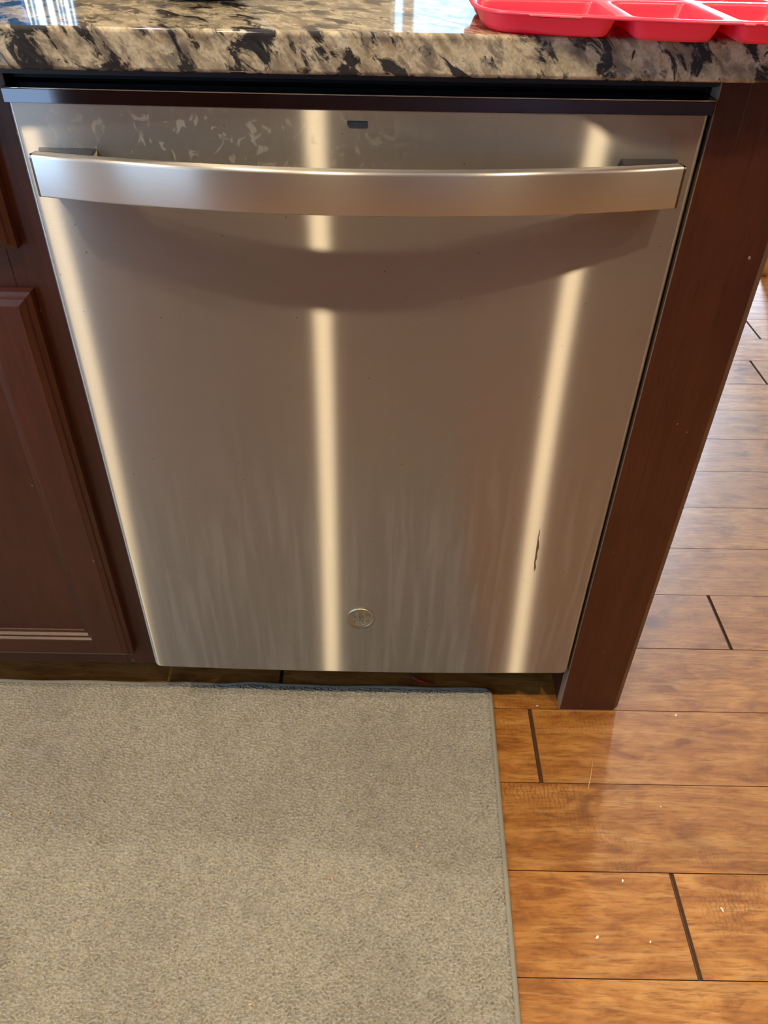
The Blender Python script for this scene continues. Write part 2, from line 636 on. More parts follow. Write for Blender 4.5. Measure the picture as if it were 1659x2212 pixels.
T = 0.14
wall_with_holes('wall_left', 'Y', RX0 - T, RX0, RY0, RY1, [(-2.35, -0.85, 0.06, 2.10)], 'painted wall with a window beside the kitchen')
wall_with_holes('wall_front', 'X', RY0 - T, RY0, RX0, RX1, [(-2.30, -1.40, 0.06, 2.10), (-0.55, 0.35, 0.0, 2.05)], 'wall behind the photographer, dark cherry facing added to darken reflections', 'cab')  # dark facing added to cut bounce and deepen the steel's reflections
wall_with_holes('wall_right', 'Y', RX1, RX1 + T, RY0, RY1, [], 'painted wall on the right')
wall_with_holes('wall_back', 'X', RY1, RY1 + T, RX0, RX1, [(-2.00, -1.66, 0.90, 2.10), (0.02, 0.66, 0.15, 2.10), (1.72, 2.08, 0.15, 2.10)], 'painted wall beyond the peninsula')


def window(n, axis, c, a0, a1, z0, z1, bars, label):
    """frame and pane in an opening; bars: positions of vertical muntins"""
    w = 0.03
    bm = bmesh.new()

    def B(p0, p1, q0, q1):
        if axis == 'X':
            add_box(bm, p0, p1, c, c + 0.05, q0, q1, 0.003, 1)
        else:
            add_box(bm, c, c + 0.05, p0, p1, q0, q1, 0.003, 1)
    B(a0, a1, z0, z0 + w)
    B(a0, a1, z1 - w, z1)
    B(a0, a0 + w, z0 + w, z1 - w)
    B(a1 - w, a1, z0 + w, z1 - w)
    f = from_bm('window_%d' % n, bm, M['white_trim'])
    tag(f, label, kind='structure')
    if axis == 'X':
        box('pane', a0 + w, a1 - w, c + 0.022, c + 0.027, z0 + w, z1 - w, M['pane'], f)
    else:
        box('pane', c + 0.022, c + 0.027, a0 + w, a1 - w, z0 + w, z1 - w, M['pane'], f)
    for b, bw in bars:
        if axis == 'X':
            box('muntin', b - bw, b + bw, c + 0.004, c + 0.021, z0 + w, z1 - w, M['kick'] if n == 3 else M['white_trim'], f)
        else:
            box('muntin', c + 0.028, c + 0.045, b - bw, b + bw, z0 + w, z1 - w, M['white_trim'], f)


window(1, 'Y', RX0 - 0.07, -2.35, -0.85, 0.06, 2.10, [(-1.6, 0.012)], 'white framed patio door in the left wall')
window(2, 'X', RY0 - 0.07, -2.30, -1.40, 0.06, 2.10, [(-1.85, 0.012)], 'tall white framed window in the wall behind the photographer')
window(3, 'X', RY1 + 0.03, -2.00, -1.66, 0.90, 2.10, [(-1.93, 0.006), (-1.905, 0.004), (-1.845, 0.010), (-1.79, 0.008), (-1.765, 0.004), (-1.745, 0.004), (-1.71, 0.005)], 'narrow back window with dark upright bars')
window(4, 'X', RY1 + 0.03, 0.02, 0.66, 0.15, 2.10, [(0.12, 0.03)], 'tall garden window in the back wall')
window(5, 'X', RY1 + 0.03, 1.72, 2.08, 0.15, 2.10, [], 'narrow sidelight window in the back wall')
dr = box('added_dark_door', -0.55, 0.35, RY0 - 0.06, RY0 - 0.02, 0.0, 2.05, M['cab'], None, 0.002, 1)  # unseen door, added to darken the middle of the steel's reflection
tag(dr, 'added dark wooden door behind the photographer, darkens the steel reflection', kind='structure')
bm = bmesh.new()
lathe(bm, [(0.0260, 0.0), (0.0260, 0.004), (0.010, 0.012), (0.010, 0.035), (0.026, 0.045), (0.026, 0.06), (0.012, 0.068)], (0, 0, 0), 20)
for v in bm.verts:
    v.co = Vector((0.27 + v.co.x, RY0 - 0.02 + v.co.z, 1.0 + v.co.y))
bmesh.ops.recalc_face_normals(bm, faces=bm.faces)
from_bm('door_knob', bm, M['chrome'], dr, True)

# ---- recessed ceiling lamps, with unseen fill lamps added among them
for i, (lx, LAMP_Y) in enumerate(LAMPS):
    L = empty('recessed_lamp', (lx, LAMP_Y, CEIL), ['added fill lamp in the ceiling at the left end of the row', 'recessed ceiling lamp in front of the base cabinet', 'recessed ceiling lamp straight in front of the dishwasher', 'recessed ceiling lamp in front of the end panel', 'added fill lamp in the ceiling at the right end of the row', 'recessed ceiling lamp above the granite peninsula', 'added fill lamp in the ceiling beyond the peninsula'][i], 'lamp', 'recessed ceiling lamps')
    bm = bmesh.new()
    lathe(bm, [(0.045, -0.0005), (0.047, -0.008), (0.070, -0.010), (0.078, -0.006), (0.080, -0.0005)], (lx, LAMP_Y, CEIL), 40)
    from_bm('trim_ring', bm, M['white_trim'], L, True)
    d = bpy.data.lights.new('lamp_bulb', 'AREA')
    d.shape = 'DISK'
    d.size = 0.075
    d.energy = LAMP_POWER
    d.color = LAMP_COL
    o = bpy.data.objects.new('lamp_bulb', d)
    C.objects.link(o)
    o.parent = L
    o.location = (0, 0, -0.012)

# ================================================================== DISHWASHER
DW = empty('dishwasher', (0, 0.3, 0.0), 'stainless steel dishwasher with a bowed bar handle', 'dishwasher')
HWX = 0.302
ZB, ZT = 0.0925, 0.8432
BOW = 0.0045


def bow(x):
    return -BOW * (1 - (x / HWX) ** 2)


def door_panel():
    xs = []
    for d in (0, .0004, .0010, .0018, .0028, .0040, .0052, .008, .012, .018, .026):
        xs.append(-HWX + d)
    xs += list(np.linspace(-0.265, 0.265, 40))
    xs += [-x for x in xs[10::-1]]
    rows_d = [0, .0004, .0010, .0018, .0028, .0040, .0052, .008, .012, .018]
    zs_hi = list(np.linspace(ZB + 0.03, ZT, 30))
    r = 0.0045
    cr = 0.010
    bm = bmesh.new()
    uvl = bm.loops.layers.uv.new('UVMap')
    grid = []
    for x in xs:
        dx = HWX - abs(x)
        lift = cr - math.sqrt(max(0, cr * cr - (cr - dx) ** 2)) if dx < cr else 0.0
        col = []
        for z in [ZB + d for d in rows_d] + zs_hi:
            t = (z - ZB) / (ZT - ZB)
            zz = z + lift * (1 - t) ** 6
            dz = z - ZB
            d = min(dx, dz)
            if dx < r and dz < r:
                d = max(0.0, r - math.hypot(r - dx, r - dz))
            f = r - math.sqrt(max(0, r * r - (r - d) ** 2)) if d < r else 0.0
            col.append(bm.verts.new((x, bow(x) + f, zz)))
        grid.append(col)
    nx, nz = len(xs), len(grid[0])
    for i in range(nx - 1):
        for k in range(nz - 1):
            bm.faces.new((grid[i][k], grid[i + 1][k], grid[i + 1][k + 1], grid[i][k + 1]))
    # return flanges to the back
    border = [grid[i][0] for i in range(nx)] + [grid[-1][k] for k in range(1, nz)] + [grid[i][-1] for i in range(nx - 2, -1, -1)] + [grid[0][k] for k in range(nz - 2, 0, -1)]
    back = [bm.verts.new((v.co.x, 0.028, v.co.z)) for v in border]
    n = len(border)
    for i in range(n):
        j = (i + 1) % n
        bm.faces.new((border[j], border[i], back[i], back[j]))
    bm.faces.new(back)
    bmesh.ops.recalc_face_normals(bm, faces=bm.faces)
    for f in bm.faces:
        for l in f.loops:
            l[uvl].uv = (l.vert.co.x + 0.5, l.vert.co.z)
    o = from_bm('door_panel', bm, M['steel'], DW, True)
    o.data.set_sharp_from_angle(angle=math.radians(50))
    return o


door_panel()

# glossy top strip with a thin bright lip
bm = bmesh.new()
N = 30
prof = [(0.0, ZT + 0.0004), (0.0, 0.8540), (0.0012, 0.8551), (0.030, 0.8551), (0.030, ZT + 0.0004)]
cols = []
for i in range(N + 1):
    x = -0.3035 + 0.607 * i / N
    cols.append([bm.verts.new((x, bow(x) * 0.9 - 0.001 + y, z)) for y, z in prof])
for i in range(N):
    for k in range(len(prof)):
        m = (k + 1) % len(prof)
        bm.faces.new((cols[i][k], cols[i + 1][k], cols[i + 1][m], cols[i][m]))
bm.faces.new(cols[0])
bm.faces.new(cols[-1])
bmesh.ops.recalc_face_normals(bm, faces=bm.faces)
strip = from_bm('control_strip', bm, M['trim'], DW)
strip['label'] = 'glossy dark strip along the top of the door'
bm = bmesh.new()
tube(bm, [(-0.3035 + 0.607 * i / N, bow(-0.3035 + 0.607 * i / N) * 0.9 - 0.0012, 0.8549) for i in range(N + 1)], 0.0006, 6)
from_bm('chrome_lip', bm, M['chrome'], strip, True)

# indicator window
bm = bmesh.new()
ip = [(-0.0095, 0.8300 + .0018), (-0.0077, 0.8300), (0.0078, 0.8300), (0.0080, 0.8314), (0.0076, 0.8348), (-0.0095, 0.8348)]
ind = prism('indicator_window', ip, bow(0) - 0.0003, 0.002, M['indicator'], DW)
bm = bmesh.new()
fr = [(x, bow(0) - 0.0004, z) for x, z in ip]
tube(bm, fr + [fr[0]], 0.00035, 6)
from_bm('indicator_bezel', bm, M['black_plastic'], ind, True)

# ---- handle: bowed bar on two posts
HX = 0.2830


def bar_y(x):
    return -0.023 - 0.0355 * (1 - (x / HX) ** 2)


HZ0, HZ1 = 0.7715, 0.8076
bm = bmesh.new()
uvl = bm.loops.layers.uv.new('UVMap')
N = 64
th = 0.0120
sec = []
rt, rb = 0.0030, 0.0016


def section():
    pts = []
    # (depth behind the front face, z): clockwise from front bottom
    for k in range(5):
        a = math.pi / 2 * k / 4
        pts.append((rb - rb * math.sin(a), HZ0 + rb - rb * math.cos(a)))
    for k in range(7):
        a = math.pi / 2 * k / 6
        pts.append((rt - rt * math.cos(a), HZ1 - rt + rt * math.sin(a)))
    for k in range(4):
        a = math.pi / 2 * k / 3
        pts.append((th - 0.001 + 0.001 * math.sin(a), HZ1 - 0.001 + 0.001 * math.cos(a)))
    for k in range(4):
        a = math.pi / 2 * k / 3
        pts.append((th - 0.001 + 0.001 * math.cos(a), HZ0 + 0.001 - 0.001 * math.sin(a)))
    return pts


SEC = section()
rings = []
for i in range(N + 1):
    x = -HX + 2 * HX * i / N
    slope = 0.0355 * 2 * x / HX ** 2          # dy/dx of the front face
    nx, ny = slope / math.hypot(1, slope), -1 / math.hypot(1, slope)
    rings.append([bm.verts.new((x - nx * dpt, bar_y(x) - ny * dpt, z)) for dpt, z in SEC])
for i in range(N):
    for k in range(len(SEC)):
        m = (k + 1) % len(SEC)
        bm.faces.new((rings[i][k], rings[i + 1][k], rings[i + 1][m], rings[i][m]))
bm.faces.new(rings[0])
bm.faces.new(rings[-1])
bmesh.ops.recalc_face_normals(bm, faces=bm.faces)
for f in bm.faces:
    for l in f.loops:
        l[uvl].uv = (l.vert.co.x + 0.5, l.vert.co.z + l.vert.co.y * 0.2)
handle = from_bm('handle', bm, M['bar_steel'], DW, True)
handle.data.set_sharp_from_angle(angle=math.radians(35))
handle['label'] = 'bowed brushed steel bar handle'
for s in (-1, 1):
    # polished end cap
    x = s * HX
    slope = 0.0355 * 2 * x / HX ** 2
    nrm = Vector((slope, -1, 0)).normalized()
    tng = Vector((1, slope, 0)).normalized() * s
    bm = bmesh.new()
    a = [bm.verts.new(Vector((x, bar_y(x), 0)) - nrm * dpt + Vector((0, 0, z)) + tng * 0.0001) for dpt, z in SEC]
    b = [bm.verts.new(v.co + tng * 0.0022) for v in a]
    for k in range(len(a)):
        m = (k + 1) % len(a)
        bm.faces.new((a[k], a[m], b[m], b[k]))
    bm.faces.new(a)
    bm.faces.new(b)
    bmesh.ops.recalc_face_normals(bm, faces=bm.faces)
    from_bm('end_cap', bm, M['dark_chrome'], handle)
    # post joining bar and door
    bm = bmesh.new()
    xo, xi = s * 0.2845, s * 0.2325
    xof, xif = s * 0.2800, s * 0.2290
    z0, z1 = 0.7745, 0.8078
    q = [(xo, 0.0), (xi, bow(xi) + 0.001), (xif, bar_y(xif) + 0.010), (xof, bar_y(xof) + 0.010)]
    lo = [bm.verts.new((px, py, z0)) for px, py in q]
    hi = [bm.verts.new((px, py, z1)) for px, py in q]
    for k in range(4):
        m = (k + 1) % 4
        bm.faces.new((lo[k], lo[m], hi[m], hi[k]))
    bm.faces.new(lo)
    bm.faces.new(hi)
    bmesh.ops.recalc_face_normals(bm, faces=bm.faces)
    bmesh.ops.bevel(bm, geom=list(bm.edges), offset=0.0012, segments=2, profile=0.5, affect='EDGES')
    from_bm('post', bm, M['dark_chrome'], handle)

# ---- round badge with a script monogram
BC = (-0.0004, bow(0), 0.2113)
bm = bmesh.new()
lathe(bm, [(0.0188, -0.001), (0.0188, 0.0012), (0.0182, 0.0020), (0.0172, 0.0022), (0.0164, 0.0016), (0.0155, 0.0014), (0.001, 0.0014)], BC, 56, 'Y')
badge = from_bm('badge', bm, M['badge'], DW, True)
badge.data.set_sharp_from_angle(angle=math.radians(30))
badge['label'] = 'small round metal badge with a cursive monogram'


def stroke(pts, r=0.00055, closed=False):
    P = [Vector((BC[0] + x * 0.001, BC[1] - 0.0015, BC[2] + z * 0.001)) for x, z in pts]
    # Catmull-Rom smoothing
    out = []
    n = len(P)
    for i in range(n - 1):
        p0, p1, p2, p3 = P[max(i - 1, 0)], P[i], P[i + 1], P[min(i + 2, n - 1)]
        for k in range(6):
            t = k / 6
            out.append(0.5 * ((2 * p1) + (p2 - p0) * t + (2 * p0 - 5 * p1 + 4 * p2 - p3) * t * t + (3 * p1 - p0 - 3 * p2 + p3) * t ** 3))
    out.append(P[-1])
    tube(bm, out, r, 6)


bm = bmesh.new()
# left letter: open loop with a lower bowl and tail
stroke([(-0.8, 5.6), (-2.6, 7.8), (-5.0, 8.2), (-7.6, 6.0), (-8.2, 2.6), (-6.6, 0.2), (-3.8, -0.2), (-1.6, 1.6), (-1.8, 3.8), (-3.6, 4.4), (-4.8, 3.2)])
stroke([(-0.6, 5.4), (-0.4, 1.0), (-1.0, -3.6), (-3.2, -6.8), (-6.2, -7.4), (-8.0, -5.6), (-7.4, -3.2), (-5.2, -2.6), (-3.8, -4.0), (-4.6, -5.2)])
# right letter: two bowls
stroke([(6.4, 5.0), (7.4, 6.6), (5.8, 8.2), (3.4, 7.4), (2.2, 4.8), (3.2, 1.8), (5.4, 0.9)])
stroke([(5.6, 0.7), (3.0, -0.4), (1.6, -3.2), (2.6, -6.2), (5.2, -7.6), (7.8, -6.2), (8.4, -3.4), (7.0, -2.0), (5.6, -3.2)])
# four curls along the ring
for q in range(4):
    a0 = math.pi / 4 + q * math.pi / 2
    pts = []
    for k in range(7):
        a = a0 - 0.55 + 1.1 * k / 6
        rr = 13.3 - 1.9 * (k / 6) ** 2
        pts.append((rr * math.cos(a), rr * math.sin(a)))
    stroke(pts, 0.0004)
from_bm('monogram', bm, M['badge_dark'], badge, True)

# dried brown drip on the lower right of the door
bm = bmesh.new()
mid = [(0.2227, 0.3740), (0.2230, 0.3660), (0.2224, 0.3590), (0.2238, 0.3520), (0.2243, 0.3430), (0.2240, 0.3350), (0.2247, 0.3260), (0.2243, 0.3170), (0.2258, 0.3090), (0.2255, 0.3030)]
wd = [0.0003, 0.0008, 0.0005, 0.0014, 0.0019, 0.0012, 0.0016, 0.0009, 0.0015, 0.0004]
rows = []
for (mx_, mz_), w_ in zip(mid, wd):
    yy = bow(mx_)
    rows.append([bm.verts.new((mx_ - w_, yy - 0.00005, mz_)), bm.verts.new((mx_, yy - 0.0004, mz_)), bm.verts.new((mx_ + w_ * 0.8, yy - 0.00005, mz_))])
for a_, b_ in zip(rows[:-1], rows[1:]):
    for k in range(2):
        bm.faces.new((a_[k], a_[k + 1], b_[k + 1], b_[k]))
bmesh.ops.recalc_face_normals(bm, faces=bm.faces)
st = from_bm('dried_drip', bm, M['drip'], DW, True)
st['label'] = 'dried brown drip on the steel'

# ---- body, black surround and recessed kick below the door
box('tub', -0.296, 0.296, 0.0300, 0.58, 0.12, 0.838, M['tub'], DW)
box('top_bracket', -0.300, 0.300, 0.060, 0.50, 0.842, 0.862, M['tub'], DW)
box('kick_plate', -0.296, 0.296, 0.105, 0.125, 0.012, 0.118, M['kick'], DW, 0.002, 1)
for s in (-1, 1):
    bm = bmesh.new()
    lathe(bm, [(0.016, 0.0), (0.016, 0.008), (0.007, 0.012), (0.007, 0.122)], (s * 0.26, 0.16, 0.0), 16)
    from_bm('leveling_foot', bm, M['black_plastic'], DW)

# ================================================================== COUNTER
GY, GZ0, GZ1 = -0.018, 0.8712, 0.9024
ct = box('countertop', -2.2, 0.62, GY, 0.98, GZ0, GZ1, M['granite'], None, 0.0035, 3)
tag(ct, 'polished cream and black granite countertop above the dishwasher', 'countertop')

# black mounting rail right under the stone, above the dishwasher
rail = empty('mounting_rail', (0, 0.02, 0.86), 'black rail under the granite, above the dishwasher', 'rail')
bm = bmesh.new()
prof = [(-0.307, GZ0 - 0.0003), (-0.307, 0.8685), (-0.3045, 0.8655), (-0.300, 0.8645), (0.302, 0.8645), (0.305, 0.8655), (0.306, 0.8685), (0.306, GZ0 - 0.0003)]
prism('rail_face', prof, 0.004, 0.030, M['black_plastic'], rail)
box('rail_web', -0.307, 0.306, 0.030, 0.050, 0.857, GZ0 - 0.0003, M['tub'], rail)

# ================================================================== LEFT CABINET
CAB = empty('base_cabinet', (-0.75, 0.3, 0.0), 'dark cherry base cabinet left of the dishwasher', 'cabinet')
FY = 0.019                       # face frame plane
CX0, CX1 = -1.20, -0.3075
box('carcass', CX0, CX1 - 0.002, FY + 0.019, 0.60, 0.078, GZ0 - 0.0005, M['cab'], CAB)
# face frame
ff = box('stile', CX1 - 0.042, CX1, FY, FY + 0.019, 0.078, GZ0 - 0.0005, M['cab'], CAB, 0.0006, 1)
box('stile', CX0, CX0 + 0.042, FY, FY + 0.019, 0.078, GZ0 - 0.0005, M['cab'], CAB, 0.0006, 1)
for z0, z1 in ((0.078, 0.120), (0.655, 0.722), (0.842, GZ0 - 0.0005)):
    box('frame_rail', CX0 + 0.042, CX1 - 0.042, FY, FY + 0.019, z0, z1, M['cabx'], CAB, 0.0006, 1)
box('toe_kick', CX0, CX1 - 0.002, 0.095, 0.110, 0.0, 0.078, M['cab'], CAB)


def mould_strip(bm, p0, p1, inward, prof, m0=1, m1=1):
    """sweep profile (inset, y) from corner p0 to p1 (x,z); mitred at both ends"""
    a = Vector(p0)
    b = Vector(p1)
    t = (b - a).normalized()
    n = Vector(inward)
    A, B = [], []
    for s, y in prof:
        qa = a + n * s + t * s * m0
        qb = b + n * s - t * s * m1
        A.append(bm.verts.new((qa.x, y, qa.y)))
        B.append(bm.verts.new((qb.x, y, qb.y)))
    for i in range(len(prof) - 1):
        bm.faces.new((A[i], B[i], B[i + 1], A[i + 1]))


def cab_front(name, x0, x1, z0, z1, sw, rwb, rwt, yf, yb):
    """five-piece front with an outer step moulding and a recessed panel"""
    root = bpy.data.objects.new(name, None)
    C.objects.link(root)
    root.parent = CAB
    root.location = Vector(((x0 + x1) / 2, yf, z0)) - CAB.location
    ob = 0.012
    # outer moulding profile: (inset, y)
    outer = [(0.0, yb), (0.0, yf + 0.0075), (0.0035, yf + 0.0060), (0.0050, yf + 0.0058), (0.0062, yf + 0.0032), (ob, yf + 0.0005), (ob + 0.0001, yf)]
    cor = [((x0, z0), (x1, z0), (0, 1)), ((x1, z0), (x1, z1), (-1, 0)), ((x1, z1), (x0, z1), (0, -1)), ((x0, z1), (x0, z0), (1, 0))]
    for a, b, n in cor:
        bm = bmesh.new()
        mould_strip(bm, a, b, n, outer)
        bmesh.ops.recalc_face_normals(bm, faces=bm.faces)
        from_bm('edge_moulding', bm, M['cab'], root)
    # frame members
    box('stile', x1 - sw, x1 - ob, yf, yb, z0 + ob, z1 - ob, M['cab'], root, 0.0003, 1)
    box('stile', x0 + ob, x0 + sw, yf, yb, z0 + ob, z1 - ob, M['cab'], root, 0.0003, 1)
    box('rail', x0 + sw, x1 - sw, yf + 0.0004, yb, z0 + ob, z0 + rwb, M['cabx'], root, 0.0003, 1)
    box('rail', x0 + sw, x1 - sw, yf + 0.0004, yb, z1 - rwt, z1 - ob, M['cabx'], root, 0.0003, 1)
    # inner sticking
    ix0, ix1, iz0, iz1 = x0 + sw, x1 - sw, z0 + rwb, z1 - rwt
    inner = [(0.0, yf + 0.0003), (0.0012, yf + 0.0008), (0.0030, yf + 0.0040), (0.0060, yf + 0.0046), (0.0082, yf + 0.0085), (0.0120, yf + 0.0094), (0.0128, yf + 0.0115)]
    cor = [((ix0, iz0), (ix1, iz0), (0, 1)), ((ix1, iz0), (ix1, iz1), (-1, 0)), ((ix1, iz1), (ix0, iz1), (0, -1)), ((ix0, iz1), (ix0, iz0), (1, 0))]
    for a, b, n in cor:
        bm = bmesh.new()
        mould_strip(bm, a, b, n, inner)
        bmesh.ops.recalc_face_normals(bm, faces=bm.faces)
        from_bm('inner_moulding', bm, M['cab'], root)
    box('panel', ix0 + 0.010, ix1 - 0.010, yf + 0.0112, yb - 0.001, iz0 + 0.010, iz1 - 0.010, M['cab'], root)
    return root


cab_front('cabinet_door', CX0 + 0.02, -0.3325, 0.110, 0.668, 0.0500, 0.0375, 0.050, 0.0, FY - 0.0005)
cab_front('drawer_front', CX0 + 0.02, -0.3325, 0.712, 0.858, 0.0160, 0.0160, 0.016, 0.0, FY - 0.0005)

# ================================================================== RIGHT END PANEL
EP = empty('end_panel', (0.352, 0.3, 0.0), 'reddish-brown wooden end panel right of the dishwasher', 'panel')
EX0, EX1 = 0.3062, 0.3980
EY = 0.0040
sx = 0.3325     # joint between filler and stile
box('filler_strip', EX0 + 0.0012, sx, EY, 0.022, 0.0030, GZ0 - 0.0005, M['cab'], EP, 0.0001, 1)
box('stile', sx, EX1 - 0.0085, EY, 0.022, 0.0030, GZ0 - 0.0005, M['cab'], EP, 0.0001, 1)
box('side_board', EX0 + 0.0002, EX0 + 0.0190, 0.0222, 0.60, 0.0, GZ0 - 0.0005, M['cab'], EP)
prism('chamfered_corner', [(EX1 - 0.0085, EY), (EX1, EY + 0.0075), (EX1, 0.022), (EX1 - 0.0085, 0.022)], 0.0030, GZ0 - 0.0005, M['cab'], EP, 'Z')
edge = box('panel_edge', EX0, EX0 + 0.0012, EY + 0.0004, 0.0222, 0.0030, GZ0 - 0.0005, M['raw_edge'], EP)
edge['label'] = 'worn pale edge of the panel'
box('outer_board', EX1 - 0.012, EX1, 0.0222, 0.62, 0.0, GZ0 - 0.0005, M['cab'], EP)
box('back_board', EX0 + 0.02, EX1 - 0.0122, 0.60, 0.62, 0.0, GZ0 - 0.0005, M['cab'], EP)
box('foot_strip', EX0 + 0.001, EX1 - 0.003, EY + 0.0010, 0.020, 0.0, 0.0030, M['raw_edge'], EP)
# back of the peninsula
bk = box('back_panel', CX0, EX0 - 0.001, 0.603, 0.622, 0.0, GZ0 - 0.0005, M['cab'], None)
tag(bk, 'dark cherry panel closing the back of the peninsula', 'panel')

# ================================================================== RUG
RUG = empty('rug', (-0.35, -0.3, 0.0), 'grey looped kitchen rug in front of the dishwasher', 'rug')
RZ = 0.0072


def rug_edge_x(y):
    return 0.2040 + 0.0265 * y


def build_rug():
    X0, Y0, Y1 = -0.95, -0.62, 0.0360
    nx, ny = 830, 630
    u = np.linspace(0, 1, nx)
    vy = np.linspace(Y0, Y1, ny)
    U, Y = np.meshgrid(u, vy)
    XR = rug_edge_x(Y) - 0.006
    X = X0 + (XR - X0) * U
    dx, dy = (0.198 - X0) / nx, (Y1 - Y0) / ny
    # band-pass noise: wandering loops in rows
    f = np.fft.fft2(rng.standard_normal((ny, nx)))
    ky = np.fft.fftfreq(ny, dy)[:, None]
    kx = np.fft.fftfreq(nx, dx)[None, :]
    k = np.sqrt(kx ** 2 + ky ** 2) + 1e-6
    cosn = np.abs(ky) / k
    k0 = 1 / 0.0045
    band = np.exp(-((k - k0) / (0.27 * k0)) ** 2) * (0.36 + cosn ** 3)
    n1 = np.real(np.fft.ifft2(f * band))
    n1 /= n1.std()
    h = np.tanh(n1 * 1.2)
    h = np.where(h > 0, 0.45 * h, 1.75 * h)      # plump loops, narrow crevices
    g = np.fft.fft2(rng.standard_normal((ny, nx)))
    low = np.real(np.fft.ifft2(g * np.exp(-(k * 0.010) ** 2)))
    low /= low.std()
    wv = np.real(np.fft.ifft2(np.fft.fft2(rng.standard_normal((ny, nx))) * np.exp(-(k * 0.10) ** 2)))
    wv /= wv.std()
    fine = np.real(np.fft.ifft2(np.fft.fft2(rng.standard_normal((ny, nx))) * np.exp(-((k - 2.2 * k0) / (0.5 * k0)) ** 2)))
    fine /= fine.std()
    amp = 0.0023 * (1 + 0.22 * np.clip(low, -2, 2))
    Z = RZ + amp * h + 0.00018 * low + 0.0004 * wv * 0.5 + 0.00012 * fine
    # let the far right corner and the borders settle down
    db = np.minimum(Y1 - Y, XR - X)
    Z -= 0.0012 * np.exp(-np.clip(db, 0, 1) / 0.002)
    # a little ripple of the far edge
    Z += 0.004 * np.exp(-((X + 0.175) / 0.03) ** 2 - ((Y1 - Y) / 0.03) ** 2)
    # jitter sideways so the loops are not on a grid
    off = np.array(RUG.location)
    co = np.stack([X - off[0], Y - off[1], Z - off[2]], -1).reshape(-1, 3).astype(np.float32)
    idx = np.arange(nx * ny).reshape(ny, nx)
    quads = np.stack([idx[:-1, :-1], idx[:-1, 1:], idx[1:, 1:], idx[1:, :-1]], -1).reshape(-1, 4).astype(np.int32)
    me = bpy.data.meshes.new('pile')
    me.vertices.add(len(co))
    me.vertices.foreach_set('co', co.ravel())
    me.loops.add(quads.size)
    me.loops.foreach_set('vertex_index', quads.ravel())
    me.polygons.add(len(quads))
    me.polygons.foreach_set('loop_start', np.arange(0, quads.size, 4, dtype=np.int32))
    me.polygons.foreach_set('use_smooth', np.ones(len(quads), dtype=bool))
    me.update()
    o = link('pile', me, M['rug'], RUG)
    o['kind'] = 'stuff'
    return X0, Y0, Y1


rx0, ry0, ry1 = build_rug()
# bound hem: right edge, rounded corner, back edge, left and front
bm = bmesh.new()
pts = []
hz = 0.0040
for k in range(40):
    y = ry0 + (ry1 - 0.014 - ry0) * k / 39
    pts.append((rug_edge_x(y) - 0.0034, y, hz))
cx_, cy_ = rug_edge_x(ry1) - 0.0145, ry1 - 0.010
for k in range(1, 7):
    a = math.pi / 2 * k / 6
    pts.append((cx_ + 0.011 * math.cos(a), cy_ + 0.0115 * math.sin(a), hz))
for k in range(1, 60):
    x = cx_ + (rx0 - cx_) * k / 59
    rip = math.exp(-((x + 0.175) / 0.03) ** 2)
    pts.append((x, ry1 + 0.0018 + 0.0010 * math.sin(x * 40) + 0.002 * rip, hz + 0.0035 * rip))
pts.append((rx0, ry0, hz))
for k in range(1, 30):
    pts.append((rx0 + (rug_edge_x(ry0) - 0.0034 - rx0) * k / 29, ry0, hz))
tube(bm, pts, 0.0038, 10)
from_bm('binding', bm, M['binding'], RUG, True)
bm = bmesh.new()
q = [(rx0, ry0), (rug_edge_x(ry0) - 0.006, ry0), (rug_edge_x(ry1) - 0.012, ry1), (rx0, ry1)]
prism('backing', q, 0.0006, 0.0018, M['binding'], RUG, 'Z')

# ================================================================== TRAY
TZ0, TZ1 = GZ1, GZ1 + 0.0155


